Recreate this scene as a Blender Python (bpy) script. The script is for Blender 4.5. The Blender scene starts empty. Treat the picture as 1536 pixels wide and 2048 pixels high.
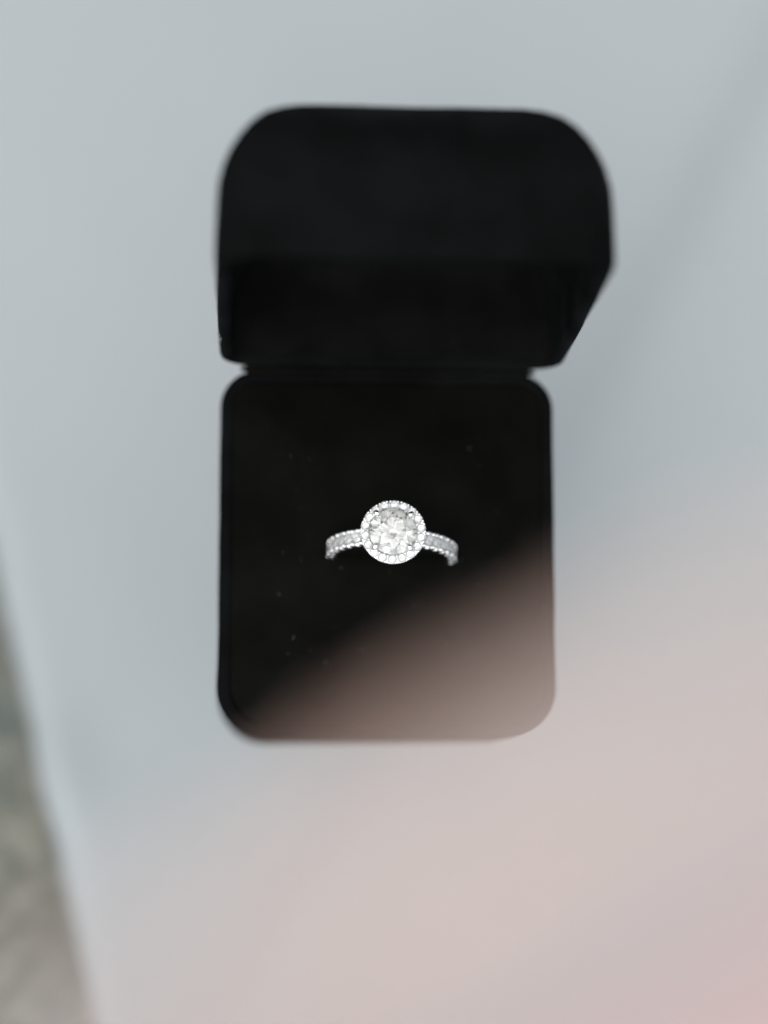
import bpy, bmesh, math, random
from mathutils import Vector, Matrix, noise
random.seed(7)
MM = 0.001
scene = bpy.context.scene
COL = scene.collection

# ---------------------------------------------------------------- camera
cam_data = bpy.data.cameras.new("camera")
cam = bpy.data.objects.new("camera", cam_data)
COL.objects.link(cam)
CAM_LOC = Vector((-20.2, -69.9, 320.5))            # millimetres
CAM_ROT = (0.1487, -0.0613, 0.0013)
F_PX = 4311.7                                      # focal length in photo pixels (1536 wide)
cam.location = CAM_LOC * MM
cam.rotation_euler = CAM_ROT
cam_data.sensor_fit = 'HORIZONTAL'
cam_data.sensor_width = 36.0
cam_data.lens = 36.0 * F_PX / 1536.0
cam_data.clip_start = 0.005
cam_data.clip_end = 200.0
cam_data.dof.use_dof = True
cam_data.dof.focus_distance = 0.3088
cam_data.dof.aperture_fstop = cam_data.lens / 18.0  # 18 mm wide entrance pupil
scene.camera = cam
CAM_M = Matrix.Rotation(CAM_ROT[2], 3, 'Z') @ Matrix.Rotation(CAM_ROT[1], 3, 'Y') @ Matrix.Rotation(CAM_ROT[0], 3, 'X')

def ray(px, py):
    return CAM_M @ Vector(((px - 768) / F_PX, -(py - 1024) / F_PX, -1.0))
def on_plane(px, py, z):
    d = ray(px, py)
    return CAM_LOC + d * ((z - CAM_LOC.z) / d.z)

# ---------------------------------------------------------------- light
SUN_EL, SUN_AZ = math.radians(69), math.radians(216)   # compass azimuth the light comes from
world = bpy.data.worlds.new("World")
scene.world = world
world.use_nodes = True
nt = world.node_tree
bg = nt.nodes["Background"]
sky = nt.nodes.new("ShaderNodeTexSky")
sky.sky_type = 'NISHITA'
sky.sun_disc = False
sky.sun_elevation = SUN_EL
sky.sun_rotation = SUN_AZ
sky.dust_density = 4.0
hs = nt.nodes.new("ShaderNodeHueSaturation")          # thin overcast: the blue is washed out
hs.inputs["Saturation"].default_value = 0.32
nt.links.new(sky.outputs[0], hs.inputs["Color"])
nt.links.new(hs.outputs[0], bg.inputs["Color"])
bg.inputs["Strength"].default_value = 0.10
sun_data = bpy.data.lights.new("sun", 'SUN')
sun_data.energy = 1.5
sun_data.angle = math.radians(132)
sun_data.color = (1.0, 0.99, 0.975)
sun = bpy.data.objects.new("sun", sun_data)
COL.objects.link(sun)
sdir = Vector((math.sin(SUN_AZ) * math.cos(SUN_EL), math.cos(SUN_AZ) * math.cos(SUN_EL), math.sin(SUN_EL)))
sun.rotation_euler = sdir.to_track_quat('Z', 'Y').to_euler()
sun.location = sdir * 2
vs = scene.view_settings
vs.view_transform = 'Standard'
vs.look = 'None'
vs.exposure = 0.77
vs.gamma = 1.0
vs.use_curve_mapping = False
scene.render.engine = 'CYCLES'
scene.cycles.max_bounces = 24
scene.cycles.transmission_bounces = 24
scene.cycles.glossy_bounces = 12

# ---------------------------------------------------------------- materials
def new_mat(name):
    m = bpy.data.materials.new(name)
    m.use_nodes = True
    n = m.node_tree
    return m, n, n.nodes["Principled BSDF"]

def N(n, kind, **kw):
    o = n.nodes.new(kind)
    for k, v in kw.items():
        if k in o.inputs.keys():
            o.inputs[k].default_value = v
        else:
            setattr(o, k, v)
    return o

def ramp(n, fac, stops):
    r = n.nodes.new("ShaderNodeValToRGB")
    e = r.color_ramp.elements
    while len(e) < len(stops):
        e.new(0.5)
    for el, (p, c) in zip(e, stops):
        el.position = p
        el.color = (*c, 1)
    n.links.new(fac, r.inputs[0])
    return r.outputs[0]

def coords(n):
    return n.nodes.new("ShaderNodeTexCoord").outputs["Object"]

def velvet(name, base, sheen, bump=0.35):
    m, n, p = new_mat(name)
    co = coords(n)
    big = N(n, "ShaderNodeTexNoise", Scale=95.0, Detail=3.0, Roughness=0.55)
    n.links.new(co, big.inputs["Vector"])
    fine = N(n, "ShaderNodeTexNoise", Scale=2600.0, Detail=2.0)
    n.links.new(co, fine.inputs["Vector"])
    c = ramp(n, big.outputs[0], [(0.35, tuple(x * 0.75 for x in base)), (0.7, tuple(x * 1.5 for x in base))])
    n.links.new(c, p.inputs["Base Color"])
    p.inputs["Roughness"].default_value = 0.95
    p.inputs["Specular IOR Level"].default_value = 0.04
    s = N(n, "ShaderNodeMapRange")
    n.links.new(big.outputs[0], s.inputs["Value"])
    s.inputs["From Min"].default_value = 0.46
    s.inputs["From Max"].default_value = 0.72
    s.inputs["To Min"].default_value = sheen * 0.3
    s.inputs["To Max"].default_value = sheen * 2.6
    n.links.new(s.outputs[0], p.inputs["Sheen Weight"])
    p.inputs["Sheen Roughness"].default_value = 0.38
    p.inputs["Sheen Tint"].default_value = (0.55, 0.68, 0.9, 1)
    b = N(n, "ShaderNodeBump", Strength=bump, Distance=0.0002)
    n.links.new(fine.outputs[0], b.inputs["Height"])
    n.links.new(b.outputs[0], p.inputs["Normal"])
    return m

M_SHELL = velvet("black_velvet", (0.00272, 0.00296, 0.00304), 0.008)
M_LINING = velvet("black_lining", (0.0034, 0.0038, 0.0034), 0.004)
M_FLOCK = velvet("black_flock", (0.0025, 0.0027, 0.0022), 0.0015)

M_METAL, n, p = new_mat("white_gold")
p.inputs["Base Color"].default_value = (0.96, 0.96, 0.96, 1)
p.inputs["Metallic"].default_value = 1.0
p.inputs["Roughness"].default_value = 0.22

def gem(name, cloud, albedo, tint):
    """clear brilliant with a little milkiness inside"""
    m, n, p = new_mat(name)
    n.nodes.remove(p)
    out = n.nodes["Material Output"]
    g = N(n, "ShaderNodeBsdfGlass", IOR=2.417, Roughness=0.0)
    g.inputs["Color"].default_value = tint
    d = N(n, "ShaderNodeBsdfDiffuse")
    d.inputs["Color"].default_value = albedo
    mx = N(n, "ShaderNodeMixShader")
    mx.inputs[0].default_value = cloud
    n.links.new(g.outputs[0], mx.inputs[1])
    n.links.new(d.outputs[0], mx.inputs[2])
    n.links.new(mx.outputs[0], out.inputs["Surface"])
    return m
M_GEM = gem("diamond", 0.17, (0.60, 0.605, 0.59, 1), (0.895, 0.90, 0.888, 1))
M_MELEE = gem("small_diamond", 0.22, (0.88, 0.89, 0.88, 1), (0.955, 0.96, 0.955, 1))

M_CLOTH, n, p = new_mat("pale_cloth")
co = coords(n)
nz = N(n, "ShaderNodeTexNoise", Scale=9.0, Detail=4.0)
n.links.new(co, nz.inputs["Vector"])
c = ramp(n, nz.outputs[0], [(0.3, (0.2784, 0.3064, 0.3176)), (0.7, (0.296, 0.3216, 0.3296))])
n.links.new(c, p.inputs["Base Color"])
p.inputs["Roughness"].default_value = 0.9
p.inputs["Specular IOR Level"].default_value = 0.15
wv = N(n, "ShaderNodeTexNoise", Scale=1500.0, Detail=2.0)
n.links.new(co, wv.inputs["Vector"])
b = N(n, "ShaderNodeBump", Strength=0.25, Distance=0.0002)
n.links.new(wv.outputs[0], b.inputs["Height"])
n.links.new(b.outputs[0], p.inputs["Normal"])

M_STONE, n, p = new_mat("weathered_stone")
co = coords(n)
n1 = N(n, "ShaderNodeTexNoise", Scale=190.0, Detail=5.0, Roughness=0.65)
n2 = N(n, "ShaderNodeTexNoise", Scale=28.0, Detail=3.0)
n.links.new(co, n1.inputs["Vector"])
n.links.new(co, n2.inputs["Vector"])
c1 = ramp(n, n1.outputs[0], [(0.34, (0.08, 0.092, 0.0856)), (0.52, (0.144, 0.1488, 0.1328)), (0.68, (0.264, 0.256, 0.228))])
c2 = ramp(n, n2.outputs[0], [(0.35, (0.66, 0.76, 0.74)), (0.65, (0.98, 0.93, 0.86))])
mx = n.nodes.new("ShaderNodeMix")
mx.data_type = 'RGBA'
mx.blend_type = 'MULTIPLY'
mx.inputs["Factor"].default_value = 1.0
n.links.new(c1, mx.inputs["A"])
n.links.new(c2, mx.inputs["B"])
n.links.new(mx.outputs["Result"], p.inputs["Base Color"])
p.inputs["Roughness"].default_value = 0.9
b = N(n, "ShaderNodeBump", Strength=0.6, Distance=0.001)
n.links.new(n1.outputs[0], b.inputs["Height"])
n.links.new(b.outputs[0], p.inputs["Normal"])

M_PETAL, n, p = new_mat("blush_petal")
co = coords(n)
nz = N(n, "ShaderNodeTexNoise", Scale=60.0, Detail=3.0)
n.links.new(co, nz.inputs["Vector"])
sx = n.nodes.new("ShaderNodeSeparateXYZ")
n.links.new(co, sx.inputs[0])
md = N(n, "ShaderNodeMath", operation='MULTIPLY_ADD')
n.links.new(nz.outputs[0], md.inputs[0])
md.inputs[1].default_value = 0.006
n.links.new(sx.outputs["Y"], md.inputs[2])
mr = N(n, "ShaderNodeMapRange")
n.links.new(md.outputs[0], mr.inputs["Value"])
mr.inputs["From Min"].default_value = 0.003
mr.inputs["From Max"].default_value = -0.0105
c = ramp(n, mr.outputs[0], [(0.0, (0.56, 0.37, 0.295)), (0.22, (0.345, 0.29, 0.27)), (0.42, (0.25, 0.243, 0.243)), (0.7, (0.265, 0.242, 0.24)), (1.0, (0.325, 0.238, 0.227))])
n.links.new(c, p.inputs["Base Color"])
p.inputs["Roughness"].default_value = 0.6
p.inputs["Subsurface Weight"].default_value = 0.15
p.inputs["Subsurface Radius"].default_value = (0.002, 0.001, 0.0008)

M_LINT, n, p = new_mat("pale_lint")
p.inputs["Base Color"].default_value = (0.15, 0.15, 0.16, 1)
p.inputs["Roughness"].default_value = 0.9

# ---------------------------------------------------------------- helpers
def link(name, verts, faces, mat, parent=None, smooth=False, mm=True):
    me = bpy.data.meshes.new(name)
    k = MM if mm else 1
    me.from_pydata([tuple(c * k for c in v) for v in verts], [], faces)
    bm = bmesh.new()
    bm.from_mesh(me)
    bmesh.ops.recalc_face_normals(bm, faces=bm.faces)
    bm.to_mesh(me)
    bm.free()
    if smooth:
        me.polygons.foreach_set("use_smooth", [True] * len(me.polygons))
    me.materials.append(mat)
    o = bpy.data.objects.new(name, me)
    COL.objects.link(o)
    o.parent = parent
    return o

def empty(name, loc):
    o = bpy.data.objects.new(name, None)
    o.empty_display_size = 0.01
    COL.objects.link(o)
    o.location = Vector(loc) * MM
    return o

def tag(o, label, cat, group=None):
    o["label"] = label
    o["category"] = cat
    if group:
        o["group"] = group
    return o

def rr(w, d, rf, rb, inset=0.0, n=10):
    """rounded rectangle outline, x centred, y from 0 (hinge side) to -d; inset pulls it inwards"""
    hw = w / 2 - inset
    y1, y0 = -inset, -d + inset
    rf = max(rf - inset, 0.6)
    rb = max(rb - inset, 0.6)
    pts = []
    for cx, cy, r, a0 in ((hw - rb, y1 - rb, rb, 0), (-hw + rb, y1 - rb, rb, 90), (-hw + rf, y0 + rf, rf, 180), (hw - rf, y0 + rf, rf, 270)):
        for i in range(n + 1):
            a = math.radians(a0 + 90 * i / n)
            pts.append((cx + r * math.cos(a), cy + r * math.sin(a)))
    # refine the straight runs so that later deformations stay smooth
    outp = []
    for i, q in enumerate(pts):
        r2 = pts[(i + 1) % len(pts)]
        k = 10 if i % (n + 1) == n else 1
        for j in range(k):
            t = j / k
            outp.append((q[0] + (r2[0] - q[0]) * t, q[1] + (r2[1] - q[1]) * t))
    return outp

def loft(levels, w, d, rf, rb, cap0=True, cap1=True):
    """levels: (inset, z)"""
    verts, faces = [], []
    m = None
    for ins, z in levels:
        o = rr(w, d, rf, rb, ins)
        m = len(o)
        verts += [(x, y, z) for x, y in o]
    for l in range(len(levels) - 1):
        for i in range(m):
            j = (i + 1) % m
            faces.append((l * m + i, l * m + j, (l + 1) * m + j, (l + 1) * m + i))
    if cap0:
        faces.append(tuple(range(m - 1, -1, -1)))
    if cap1:
        faces.append(tuple((len(levels) - 1) * m + i for i in range(m)))
    return verts, faces

def arc(i0, z0, ri, rz, a0, a1, n):
    return [(i0 + ri * math.cos(math.radians(a0 + (a1 - a0) * k / n)), z0 + rz * math.sin(math.radians(a0 + (a1 - a0) * k / n))) for k in range(n + 1)]

def jitter(verts, amp, freq):
    return [tuple(Vector(v) + amp * noise.noise_vector(Vector(v) * freq)) for v in verts]

# ---------------------------------------------------------------- setting: stone ground and white cloth
Z_CLOTH = -80.0
Z_STONE = -93.0
def grid(x0, x1, y0, y1, nx, ny, zf):
    v = []
    for j in range(ny + 1):
        for i in range(nx + 1):
            x = x0 + (x1 - x0) * i / nx
            y = y0 + (y1 - y0) * j / ny
            v.append((x, y, zf(x, y)))
    f = [(j * (nx + 1) + i, j * (nx + 1) + i + 1, (j + 1) * (nx + 1) + i + 1, (j + 1) * (nx + 1) + i) for j in range(ny) for i in range(nx)]
    return v, f
v, f = grid(-900, 900, -900, 900, 90, 90, lambda x, y: Z_STONE - 1 + 1.2 * noise.noise(Vector((x, y, 0)) * 0.02))
ground = link("ground", v, f, M_STONE, smooth=True)
ground["kind"] = "structure"

# cloth edge runs along the line the photograph shows at lower left
EA, EB = on_plane(-6, 1150, Z_CLOTH), on_plane(196, 2048, Z_CLOTH)
edge_d = (EB - EA).normalized()
edge_n = Vector((-edge_d.y, edge_d.x, 0))
if edge_n.x < 0:
    edge_n = -edge_n
# soft fold crossing the cloth diagonally behind the box
FOLD = [on_plane(1640, -60, Z_CLOTH), on_plane(1330, 520, Z_CLOTH), on_plane(1120, 930, Z_CLOTH), on_plane(800, 1480, Z_CLOTH), on_plane(500, 1900, Z_CLOTH), on_plane(330, 2200, Z_CLOTH)]
FOLD.sort(key=lambda q: q.y)
def fold_x(y):
    for k in range(len(FOLD) - 1):
        if y <= FOLD[k + 1].y or k == len(FOLD) - 2:
            a, b2 = FOLD[k], FOLD[k + 1]
            return a.x + (b2.x - a.x) * (y - a.y) / (b2.y - a.y)
NU, NV = 150, 170
verts, faces = [], []
for j in range(NV + 1):
    s = -420 + 900 * j / NV
    for i in range(NU + 1):
        t = (i / NU) ** 1.25 * 620
        wob = 0.4 * noise.noise(Vector((s * 0.03, 3.1, 0))) + 0.5 * noise.noise(Vector((s * 0.09, 8.0, 0)))
        p = EA + edge_d * s + edge_n * (t + wob)
        z = Z_CLOTH
        x = 0.86 * (p.x - sum(fold_x(p.y + q) for q in (-16, -8, 0, 8, 16)) / 5)
        up = 1 / (1 + math.exp(-max(-30, min(30, (p.y + 40) / 25))))
        amp = 7.0 + 2.5 * up
        step = 1 / (1 + math.exp(max(-40, min(40, -x / 2.8))))
        z -= amp * step * (math.exp(-x / 60) if x > 0 else 1)       # a crease: steep on one side, easing back on the other
        z += 2.2 * noise.noise(Vector((p.x * 0.012, p.y * 0.012, 0.5))) + 0.35 * noise.noise(Vector((p.x * 0.05, p.y * 0.05, 4)))
        z -= 9.0 * math.exp(-(t / 1.0))                                                 # the edge droops to the stone
        z += 3.0 * math.exp(-((s - 40) / 11) ** 2) * math.exp(-(t / 9) ** 2)        # edge lifts a little
        verts.append((p.x, p.y, z))
for j in range(NV):
    for i in range(NU):
        a = j * (NU + 1) + i
        faces.append((a, a + 1, a + NU + 2, a + NU + 1))
cloth = link("cloth", verts, faces, M_CLOTH, smooth=True)
so = cloth.modifiers.new("thickness", 'SOLIDIFY')
so.thickness = 0.0012
so.offset = -1
tag(cloth, "pale blue-grey cloth with a diagonal crease, out of focus behind the box", "cloth")

# ---------------------------------------------------------------- ring box
W, D = 50.7, 55.6
RF, RB = 7.6, 5.6
box = empty("ring_box", (0, -D / 2, -33))
tag(box, "open black velvet ring box with rounded corners and raised lid", "ring box")
OFF = Vector((0, D / 2, 33))                     # box-local = world - location
def shift(vs_):
    return [tuple(Vector(v) + OFF) for v in vs_]

# base shell: outer wall, rounded lip, inner wall down to the cushion
lv = [(2.0, -33.0)] + arc(2.0, -31.0, -2.0, 2.0, 270, 360, 5)[0:0]
lv = [(2.2, -33.0), (0.9, -32.6), (0.3, -31.7), (0.15, -30.0), (0.1, -20), (0.05, -10), (0.0, -4), (0.0, -1.6), (0.12, -0.75), (0.4, -0.22), (0.85, 0.0), (1.35, -0.04), (1.75, -0.12), (1.95, -0.28), (2.0, -3.5)]
v, f = loft(lv, W, D, RF, RB, True, True)
v = [(x * (1 + 0.009 * max(0, (-y - 42) / 13)), y, z) for x, y, z in v]      # slight bulge at the front end
base = link("base", shift(jitter(v, 0.12, 0.12)), f, M_SHELL, box, True)
# cushion: one padded block, the ring stands in its slit
SLIT_Y = -28.15
def cushion(name, ya, yb):
    w2 = W / 2 - 1.98
    verts, faces = [], []
    nx, ny = 60, 110
    def inside(x, y):
        # pull the outer corners in along the shell's rounded corner
        r = 5.6 if y < -D / 2 else 3.6
        hy = (-D + 1.98) if y < -D / 2 else -1.98
        cx = w2 - r
        cy = hy + r if y < -D / 2 else hy - r
        dx, dy = abs(x) - cx, (cy - y) if y < -D / 2 else (y - cy)
        if dx > 0 and dy > 0:
            L = math.hypot(dx, dy)
            m_ = max(dx, dy)
            if L > 0:
                k = m_ / L
                dx, dy = dx * k, dy * k
            x = math.copysign(cx + dx, x)
            y = cy - dy if y < -D / 2 else cy + dy
        return x, y
    for j in range(ny + 1):
        for i in range(nx + 1):
            x0 = -w2 + 2 * w2 * i / nx
            y0 = ya + (yb - ya) * j / ny
            x, y = inside(x0, y0)
            ex = 1 - abs(x0) / w2
            ey = min(abs(y0 - ya), abs(yb - y0))
            e = min(ex * w2, ey)
            z = -0.1 - 0.12 * math.exp(-e / 0.6) + 2.0 * (1 - math.exp(-(e / 9.0) ** 2)) + 0.12 * noise.noise(Vector((x, y, 0)) * 0.2)
            if abs(x) < 11:                                # pinched round the slit that grips the band
                z -= 0.5 * math.exp(-((y - SLIT_Y) / 0.7) ** 2) * min(1, (11 - abs(x)) / 2)
            verts.append((x, y, z))
    for j in range(ny):
        for i in range(nx):
            a = j * (nx + 1) + i
            faces.append((a, a + 1, a + nx + 2, a + nx + 1))
    # skirt
    ring_i = [i for i in range(nx + 1)] + [(j * (nx + 1) + nx) for j in range(1, ny + 1)] + [ny * (nx + 1) + i for i in range(nx - 1, -1, -1)] + [j * (nx + 1) for j in range(ny - 1, 0, -1)]
    b0 = len(verts)
    for q in ring_i:
        x, y, z = verts[q]
        verts.append((x, y, -3.3))
    for k in range(len(ring_i)):
        k2 = (k + 1) % len(ring_i)
        faces.append((ring_i[k], ring_i[k2], b0 + k2, b0 + k))
    return link(name, shift(verts), faces, M_FLOCK, box, True)
cushion("cushion", -D + 1.98, -1.98)

# lid: same plan, turned up about the hinge
LID_A = 0.0407
HINGE = Vector((0.4, 0.0, 1.32))
LD = Vector((0, math.sin(LID_A), math.cos(LID_A)))
LN = Vector((0, math.cos(LID_A), -math.sin(LID_A)))
def lid_xf(vs_):
    return [tuple(Vector((x, 0, 0)) + HINGE + LD * (-y) + LN * h) for x, y, h in vs_]
HL = 25.9
WL = 51.75
lv = [(1.9, 5.0), (1.9, 1.2), (1.75, 0.55), (1.35, 0.12), (0.85, 0.0), (0.4, 0.22), (0.12, 0.75), (0.0, 1.6), (0.0, 5.0), (0.1, 8.5)]
lv += [(0.1 + 18.5 * (1 - math.cos(math.radians(a))), 9.0 + (HL - 9.0) * math.sin(math.radians(a))) for a in (8, 16, 24, 32, 40, 48, 56, 64, 72, 80)]
lv += [(0.1 + 18.5, HL), (20.5, HL + 0.1), (22.5, HL + 0.15)]
v, f = loft(lv, WL, D, 6.2, 4.4, False, True)
lid = link("lid", shift(lid_xf(jitter(v, 0.12, 0.12))), f, M_SHELL, box, True)
lv = [(1.92, 1.4), (1.95, 3.0), (2.1, 9.0), (2.6, 12.0), (3.8, 14.0), (6.0, 15.0), (10, 15.4), (20, 15.5)]
v, f = loft(lv, WL, D, 6.2, 4.4, False, True)
link("lid_lining", shift(lid_xf(v)), f, M_LINING, lid, True)
# fabric hinge rolled between the two halves
verts, faces = [], []
nseg = 12
xs = [-22.4 + 44.8 * i / 40 for i in range(41)]
for x in xs:
    for k in range(nseg):
        a = 2 * math.pi * k / nseg
        tp = min(1, 0.15 + (22.4 - abs(x)) / 2.6) ** 0.6
        verts.append((x, -0.1 + 0.8 * tp * math.cos(a), 0.4 + 0.7 * tp * math.sin(a) + 0.08 * noise.noise(Vector((x * 0.7, 0, 0)))))
for i in range(40):
    for k in range(nseg):
        k2 = (k + 1) % nseg
        faces.append((i * nseg + k, i * nseg + k2, (i + 1) * nseg + k2, (i + 1) * nseg + k))
faces += [tuple(range(nseg)), tuple(40 * nseg + k for k in range(nseg))]
link("hinge", shift(verts), faces, M_FLOCK, box, True)

# short velvet pile along the lips and walls, uncountable fibres
def pile(name, src, count, length, parent, mat):
    me = src.data
    me.calc_loop_triangles()
    tris = me.loop_triangles
    areas, tot = [], 0
    for t in tris:
        tot += t.area
        areas.append(tot)
    import bisect
    verts, faces = [], []
    for _ in range(count):
        t = tris[bisect.bisect(areas, random.random() * tot) if True else 0]
        a, b2, c2 = (me.vertices[i].co for i in t.vertices)
        u, w = random.random(), random.random()
        if u + w > 1:
            u, w = 1 - u, 1 - w
        p = a + (b2 - a) * u + (c2 - a) * w
        nrm = t.normal
        d = (nrm + 0.7 * Vector((random.gauss(0, 1), random.gauss(0, 1), random.gauss(0, 1)))).normalized()
        L = length * random.uniform(0.5, 1.3) * MM
        sd = d.cross(Vector((random.random(), random.random(), random.random()))).normalized() * 0.018 * MM
        k = len(verts)
        verts += [p - sd, p + sd, p + d * L]
        faces.append((k, k + 1, k + 2))
    o = link(name, verts, faces, mat, parent, False, mm=False)
    o["kind"] = "stuff"
    return o
pile("velvet_pile", base, 30000, 0.28, base, M_SHELL)
pile("velvet_pile", lid, 45000, 0.28, lid, M_SHELL)

# ---------------------------------------------------------------- ring
# frame: the ring stands in the slit, leaning back a little
RO, RI, BW = 9.45, 8.2, 2.5        # band outer and inner radius, width
RC_Z = 2.2
ring = empty("diamond_ring", (0.45, SLIT_Y, RC_Z))
tag(ring, "diamond halo engagement ring standing upright in the black box cushion", "ring")
ring.rotation_euler = (math.radians(-7), math.radians(-3.0), math.radians(-2.0))
def band_pt(r, th, y):
    return (r * math.sin(th), y, r * math.cos(th))
verts, faces = [], []
NB = 160
prof = [(RO - 0.12, -BW / 2), (RO - 0.02, -BW / 2 + 0.18), (RO - 0.2, -BW / 2 + 0.3), (RO - 0.2, BW / 2 - 0.3), (RO - 0.02, BW / 2 - 0.18), (RO - 0.12, BW / 2), (RI + 0.2, BW / 2 - 0.05), (RI, BW / 2 - 0.3), (RI, -BW / 2 + 0.3), (RI + 0.2, -BW / 2 + 0.05)]
STEP = math.radians(10.2)
for i in range(NB):
    th = 2 * math.pi * i / NB
    for r, y in prof:
        sc = 1.0
        verts.append(band_pt(r, th, y))
m = len(prof)
for i in range(NB):
    for k in range(m):
        faces.append((i * m + k, i * m + (k + 1) % m, ((i + 1) % NB) * m + (k + 1) % m, ((i + 1) % NB) * m + k))
band = link("band", verts, faces, M_METAL, ring, True)

def brilliant(R, crown=0.33, pav=0.86, table=0.56, g=0.03):
    """round brilliant cut: table, stars, kites, upper girdle, girdle, lower halves, mains"""
    V, F = [], []
    def add(r, ang, z):
        V.append((R * r * math.cos(ang), R * r * math.sin(ang), R * z))
        return len(V) - 1
    e = math.pi / 8
    T = [add(table, 2 * e * k, crown) for k in range(8)]
    rm = 0.80
    zk = crown * (1 - rm * math.cos(e)) / (1 - table) + g
    Mid = [add(rm, 2 * e * k + e, zk) for k in range(8)]
    GT = [add(1, e * k, g) for k in range(16)]
    GB = [add(1, e * k, -g) for k in range(16)]
    rp = 0.24
    P = [add(rp, 2 * e * k + e, -g - pav * (1 - rp * math.cos(e))) for k in range(8)]
    C = add(0, 0, -g - pav)
    F.append(tuple(T))
    for k in range(8):
        k1 = (k + 1) % 8
        F.append((T[k], Mid[k], T[k1]))
        F.append((T[k], Mid[k - 1], GT[2 * k], Mid[k]))
        F.append((Mid[k], GT[2 * k], GT[2 * k + 1]))
        F.append((Mid[k], GT[2 * k + 1], GT[(2 * k + 2) % 16]))
        F.append((P[k], GB[2 * k + 1], GB[2 * k]))
        F.append((P[k], GB[(2 * k + 2) % 16], GB[2 * k + 1]))
        F.append((C, P[k], GB[2 * k], P[k - 1]))
    for k in range(16):
        k1 = (k + 1) % 16
        F.append((GT[k], GB[k], GB[k1], GT[k1]))
    return V, F

def blob(c, r, V, F, nr=5, ns=8, sx=(1, 1, 1)):
    """a rounded bead appended to a vertex and face list"""
    b = len(V)
    V.append((c[0], c[1], c[2] + r * sx[2]))
    for j in range(1, nr):
        a = math.pi * j / nr
        for i in range(ns):
            q = 2 * math.pi * i / ns
            V.append((c[0] + r * sx[0] * math.sin(a) * math.cos(q), c[1] + r * sx[1] * math.sin(a) * math.sin(q), c[2] + r * sx[2] * math.cos(a)))
    V.append((c[0], c[1], c[2] - r * sx[2]))
    last = len(V) - 1
    for i in range(ns):
        F.append((b, b + 1 + i, b + 1 + (i + 1) % ns))
        for j in range(nr - 2):
            p0 = b + 1 + j * ns
            F.append((p0 + i, p0 + ns + i, p0 + ns + (i + 1) % ns, p0 + (i + 1) % ns))
        p0 = b + 1 + (nr - 2) * ns
        F.append((last, p0 + (i + 1) % ns, p0 + i))

# pavé stones on both shoulders
sv, sf = brilliant(0.80)
stone_me = None
angs = [s * (math.radians(24) + STEP * k) for s in (-1, 1) for k in range(8)]
for th in angs:
    if stone_me is None:
        o = link("band_stone", sv, sf, M_MELEE, band)
        stone_me = o.data
    else:
        o = bpy.data.objects.new("band_stone", stone_me)
        COL.objects.link(o)
        o.parent = band
    o.location = Vector(band_pt(RO - 0.07, th, 0)) * MM
    o.rotation_euler = (0, th, random.uniform(0, 6.28))
    o.rotation_euler = (Matrix.Rotation(th, 3, 'Y') @ Matrix.Rotation(random.uniform(0, 0.78), 3, 'Z')).to_euler()
V, F = [], []
for th in angs:
    for e in (-0.5, 0.5):
        for y in (-1, 1):
            tt = th + e * STEP + (0.012 if e > 0 else -0.012) * -1
            blob(band_pt(RO + 0.02, tt, y * (BW / 2 - 0.3)), 0.32, V, F)
    for y in (-1, 1):      # scalloped wall under each stone
        blob(band_pt(RO - 0.5, th, y * (BW / 2 - 0.22)), 0.68, V, F, 6, 10, (1, 0.62, 1))
o = link("claw_beads", V, F, M_METAL, band, True)
o["kind"] = "stuff"

# head: halo plate, stones, basket, claws, centre stone
HZ = 11.6                     # height of the halo's stones above the ring's centre
R_IN, R_OUT, R_ST = 3.35, 4.68, 4.08
verts, faces = [], []
prof = [(R_IN, -0.9), (R_IN, -0.1), (R_IN + 0.2, -0.04), (R_ST, -0.16), (R_OUT - 0.16, -0.08), (R_OUT, -0.16), (R_OUT + 0.02, -0.35), (R_OUT - 0.1, -0.8), (R_OUT - 0.5, -1.05)]
NH = 96
for i in range(NH):
    a = 2 * math.pi * i / NH
    for r, z in prof:
        verts.append((r * math.cos(a), r * math.sin(a), HZ + z))
m = len(prof)
for i in range(NH):
    for k in range(m):
        faces.append((i * m + k, i * m + (k + 1) % m, ((i + 1) % NH) * m + (k + 1) % m, ((i + 1) % NH) * m + k))
halo = link("halo", verts, faces, M_METAL, ring, True)
NS = 18
hv, hf = brilliant(0.69)
hm = None
for k in range(NS):
    a = 2 * math.pi * (k + 0.5) / NS
    if hm is None:
        o = link("halo_stone", hv, hf, M_MELEE, halo)
        hm = o.data
    else:
        o = bpy.data.objects.new("halo_stone", hm)
        COL.objects.link(o)
        o.parent = halo
    o.location = Vector((R_ST * math.cos(a), R_ST * math.sin(a), HZ - 0.02)) * MM
    o.rotation_euler = (Matrix.Rotation(a, 3, 'Z') @ Matrix.Rotation(math.radians(random.uniform(2, 9)), 3, 'Y') @ Matrix.Rotation(random.uniform(0, 0.78), 3, 'Z')).to_euler()
V, F = [], []
for k in range(NS):
    a = 2 * math.pi * k / NS
    for da in (-0.055, 0.055):
        blob(((R_OUT - 0.08) * math.cos(a + da), (R_OUT - 0.08) * math.sin(a + da), HZ + 0.06), 0.17, V, F)
    blob(((R_IN + 0.3) * math.cos(a), (R_IN + 0.3) * math.sin(a), HZ + 0.08), 0.15, V, F)
    for q in range(3):
        aa = a + (q + 0.9) * 2 * math.pi / NS / 3.6
        blob(((R_OUT - 0.02) * math.cos(aa), (R_OUT - 0.02) * math.sin(aa), HZ - 0.16), 0.13, V, F, 4, 6)
o = link("claw_beads", V, F, M_METAL, halo, True)
o["kind"] = "stuff"
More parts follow.
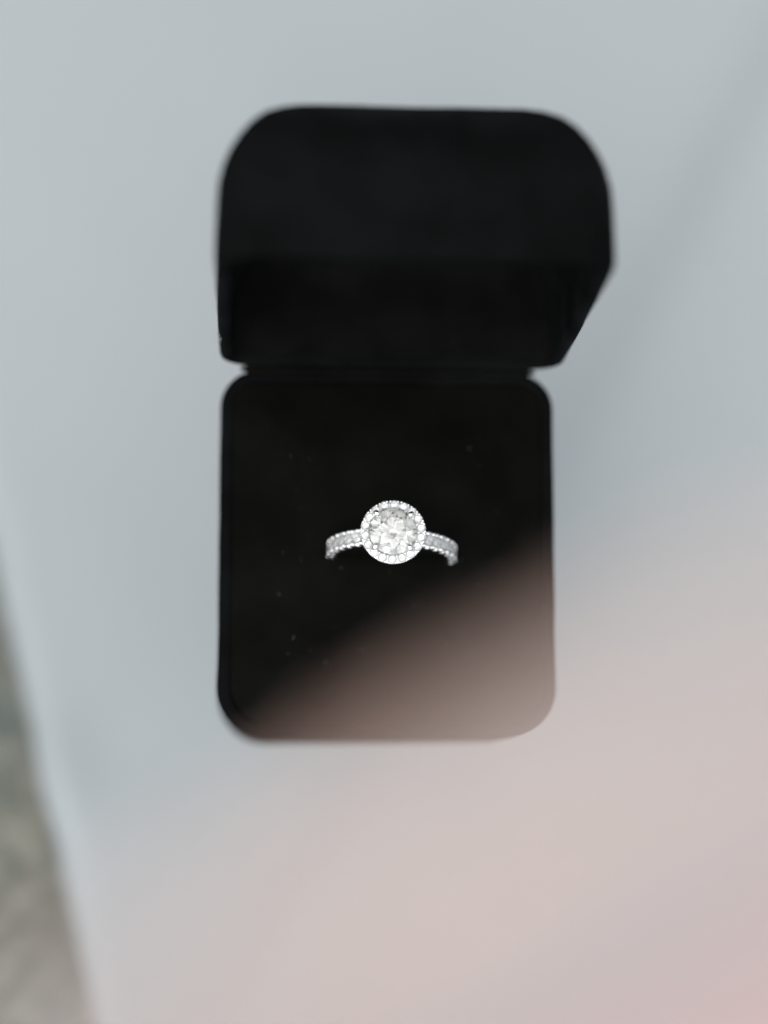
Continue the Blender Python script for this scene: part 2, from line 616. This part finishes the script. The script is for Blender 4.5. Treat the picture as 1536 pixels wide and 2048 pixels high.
# basket under the halo
verts, faces = [], []
prof = [(3.0, -0.85), (3.15, -0.85), (2.2, -2.6), (1.6, -2.75), (1.45, -2.6), (2.1, -2.35)]
for i in range(48):
    a = 2 * math.pi * i / 48
    for r, z in prof:
        verts.append((r * math.cos(a), r * math.sin(a), HZ + z))
m = len(prof)
for i in range(48):
    for k in range(m):
        faces.append((i * m + k, i * m + (k + 1) % m, ((i + 1) % 48) * m + (k + 1) % m, ((i + 1) % 48) * m + k))
link("basket", verts, faces, M_METAL, ring, True)
RC = 3.5
cv, cf = brilliant(RC)
stone = link("centre_stone", cv, cf, M_GEM, ring)
stone.location = Vector((0, 0, HZ + 0.28)) * MM
stone.rotation_euler = (math.radians(4.0), math.radians(2.5), math.radians(22.5 + 4))
for k in range(4):
    a = math.radians(45 + 90 * k)
    # claw: a tapered tube up the girdle and over it, ending in a rounded tip
    path = [(2.5, -2.3, 0.34), (3.3, -0.9, 0.36), (3.66, 0.0, 0.40), (3.70, 0.45, 0.44), (3.58, 0.78, 0.46), (3.36, 0.96, 0.42), (3.16, 0.98, 0.30), (3.04, 0.95, 0.06)]
    verts, faces = [], []
    ns = 10
    for i, (r, z, rad) in enumerate(path):
        q0 = path[max(0, i - 1)]
        q1 = path[min(len(path) - 1, i + 1)]
        t = Vector((q1[0] - q0[0], 0, q1[1] - q0[1])).normalized()
        s1 = Vector((0, 1, 0))
        s2 = t.cross(s1)
        for j in range(ns):
            b = 2 * math.pi * j / ns
            p = Vector((r, 0, z)) + (s1 * math.cos(b) + s2 * math.sin(b)) * rad
            p = Matrix.Rotation(a, 3, 'Z') @ p
            verts.append((p.x, p.y, p.z + HZ))
    for i in range(len(path) - 1):
        for j in range(ns):
            j2 = (j + 1) % ns
            faces.append((i * ns + j, i * ns + j2, (i + 1) * ns + j2, (i + 1) * ns + j))
    faces += [tuple(range(ns)), tuple((len(path) - 1) * ns + j for j in range(ns))]
    link("prong", verts, faces, M_METAL, ring, True)

# ---------------------------------------------------------------- lint on the velvet
V, F = [], []
def fibre(p, L, rad, up=0.4):
    d = Vector((random.gauss(0, 1), random.gauss(0, 1), abs(random.gauss(0, up)))).normalized()
    pts = [Vector(p)]
    for k in range(4):
        d = (d + 0.5 * Vector((random.gauss(0, 1), random.gauss(0, 1), random.gauss(0, 0.4)))).normalized()
        pts.append(pts[-1] + d * L / 4)
    b = len(V)
    for q in pts:
        for j in range(3):
            a = 2.1 * j
            V.append((q.x + rad * math.cos(a), q.y + rad * math.sin(a), q.z + rad * 0.4 * (j == 1)))
    for k in range(4):
        for j in range(3):
            F.append((b + k * 3 + j, b + k * 3 + (j + 1) % 3, b + k * 3 + 3 + (j + 1) % 3, b + k * 3 + 3 + j))
for px, py, L in ((585, 1278, 0.9), (655, 1322, 0.7), (893, 1293, 0.9), (727, 1303, 0.8), (690, 1135, 0.8), (828, 1216, 0.9), (960, 1170, 0.5), (1000, 1390, 0.6), (560, 1190, 0.4), (940, 900, 0.5)):
    p = on_plane(px, py, 1.75)
    for _ in range(1):
        fibre(p, L, 0.022)
for _ in range(25):
    p = on_plane(random.uniform(560, 1000), random.uniform(880, 1330), 1.8)
    fibre(p, random.uniform(0.15, 0.5), 0.01)
for _ in range(16):                                   # a tuft on the lid's left edge
    fibre((-25.35 + random.gauss(0, 0.12), 0.8 + random.gauss(0, 0.25), 17.5 + random.gauss(0, 1.1)), random.uniform(0.4, 1.0), 0.018)
lint = link("lint", V, F, M_LINT)
lint["kind"] = "stuff"
lint["label"] = "tiny pale lint fibres caught on the black velvet"
lint["category"] = "lint"
V, F = [], []

# ---------------------------------------------------------------- petal held close to the lens
# a cupped rose petal about 48 mm across; local +y points towards its rim
DEPTH = 81.5
rim_l = CAM_LOC + ray(0, 2112) * DEPTH
rim_r = CAM_LOC + ray(1536, 1145) * DEPTH
mid = (rim_l + rim_r) / 2
ux = (rim_r - rim_l).normalized()
uz = -(CAM_M @ Vector((0, 0, -1)))
uy = uz.cross(ux).normalized()
verts, faces = [], []
NX, NY = 60, 44
HWID, LEN = 29.0, 48.0
for j in range(NY + 1):
    v_ = j / NY                                      # 0 rim, 1 base
    for i in range(NX + 1):
        u_ = -1 + 2 * i / NX
        wid = HWID * (1 - 0.72 * v_ ** 1.8) * (1.0 if v_ > 0.02 else 0.985)
        x = u_ * wid
        rim = -0.0025 * x * x - 0.0000035 * x ** 4 + 0.25 * math.sin(x * 0.55) + 0.2 * math.sin(x * 1.3 + 1)
        y = rim * (1 - v_) - LEN * v_
        cup = 0.010 * x * x * (0.4 + 0.6 * v_) + 7.5 * (v_ - 0.45) ** 2 * 1.2
        roll = -1.6 * max(0, 1 - v_ / 0.12) ** 2
        z = cup + roll + 0.25 * noise.noise(Vector((x * 0.15, y * 0.15, 2)))
        verts.append((x, y, z - 1.5))
for j in range(NY):
    for i in range(NX):
        a = j * (NX + 1) + i
        faces.append((a, a + 1, a + NX + 2, a + NX + 1))
petal = link("petal", verts, faces, M_PETAL, smooth=True)
mw = Matrix((ux, uy, uz)).transposed().to_4x4()
mw.translation = mid * MM
petal.matrix_world = mw
so = petal.modifiers.new("thickness", 'SOLIDIFY')
so.thickness = 0.0004
so.offset = 0
tag(petal, "blurred pale blush pink petal close to the lens at lower right", "petal")
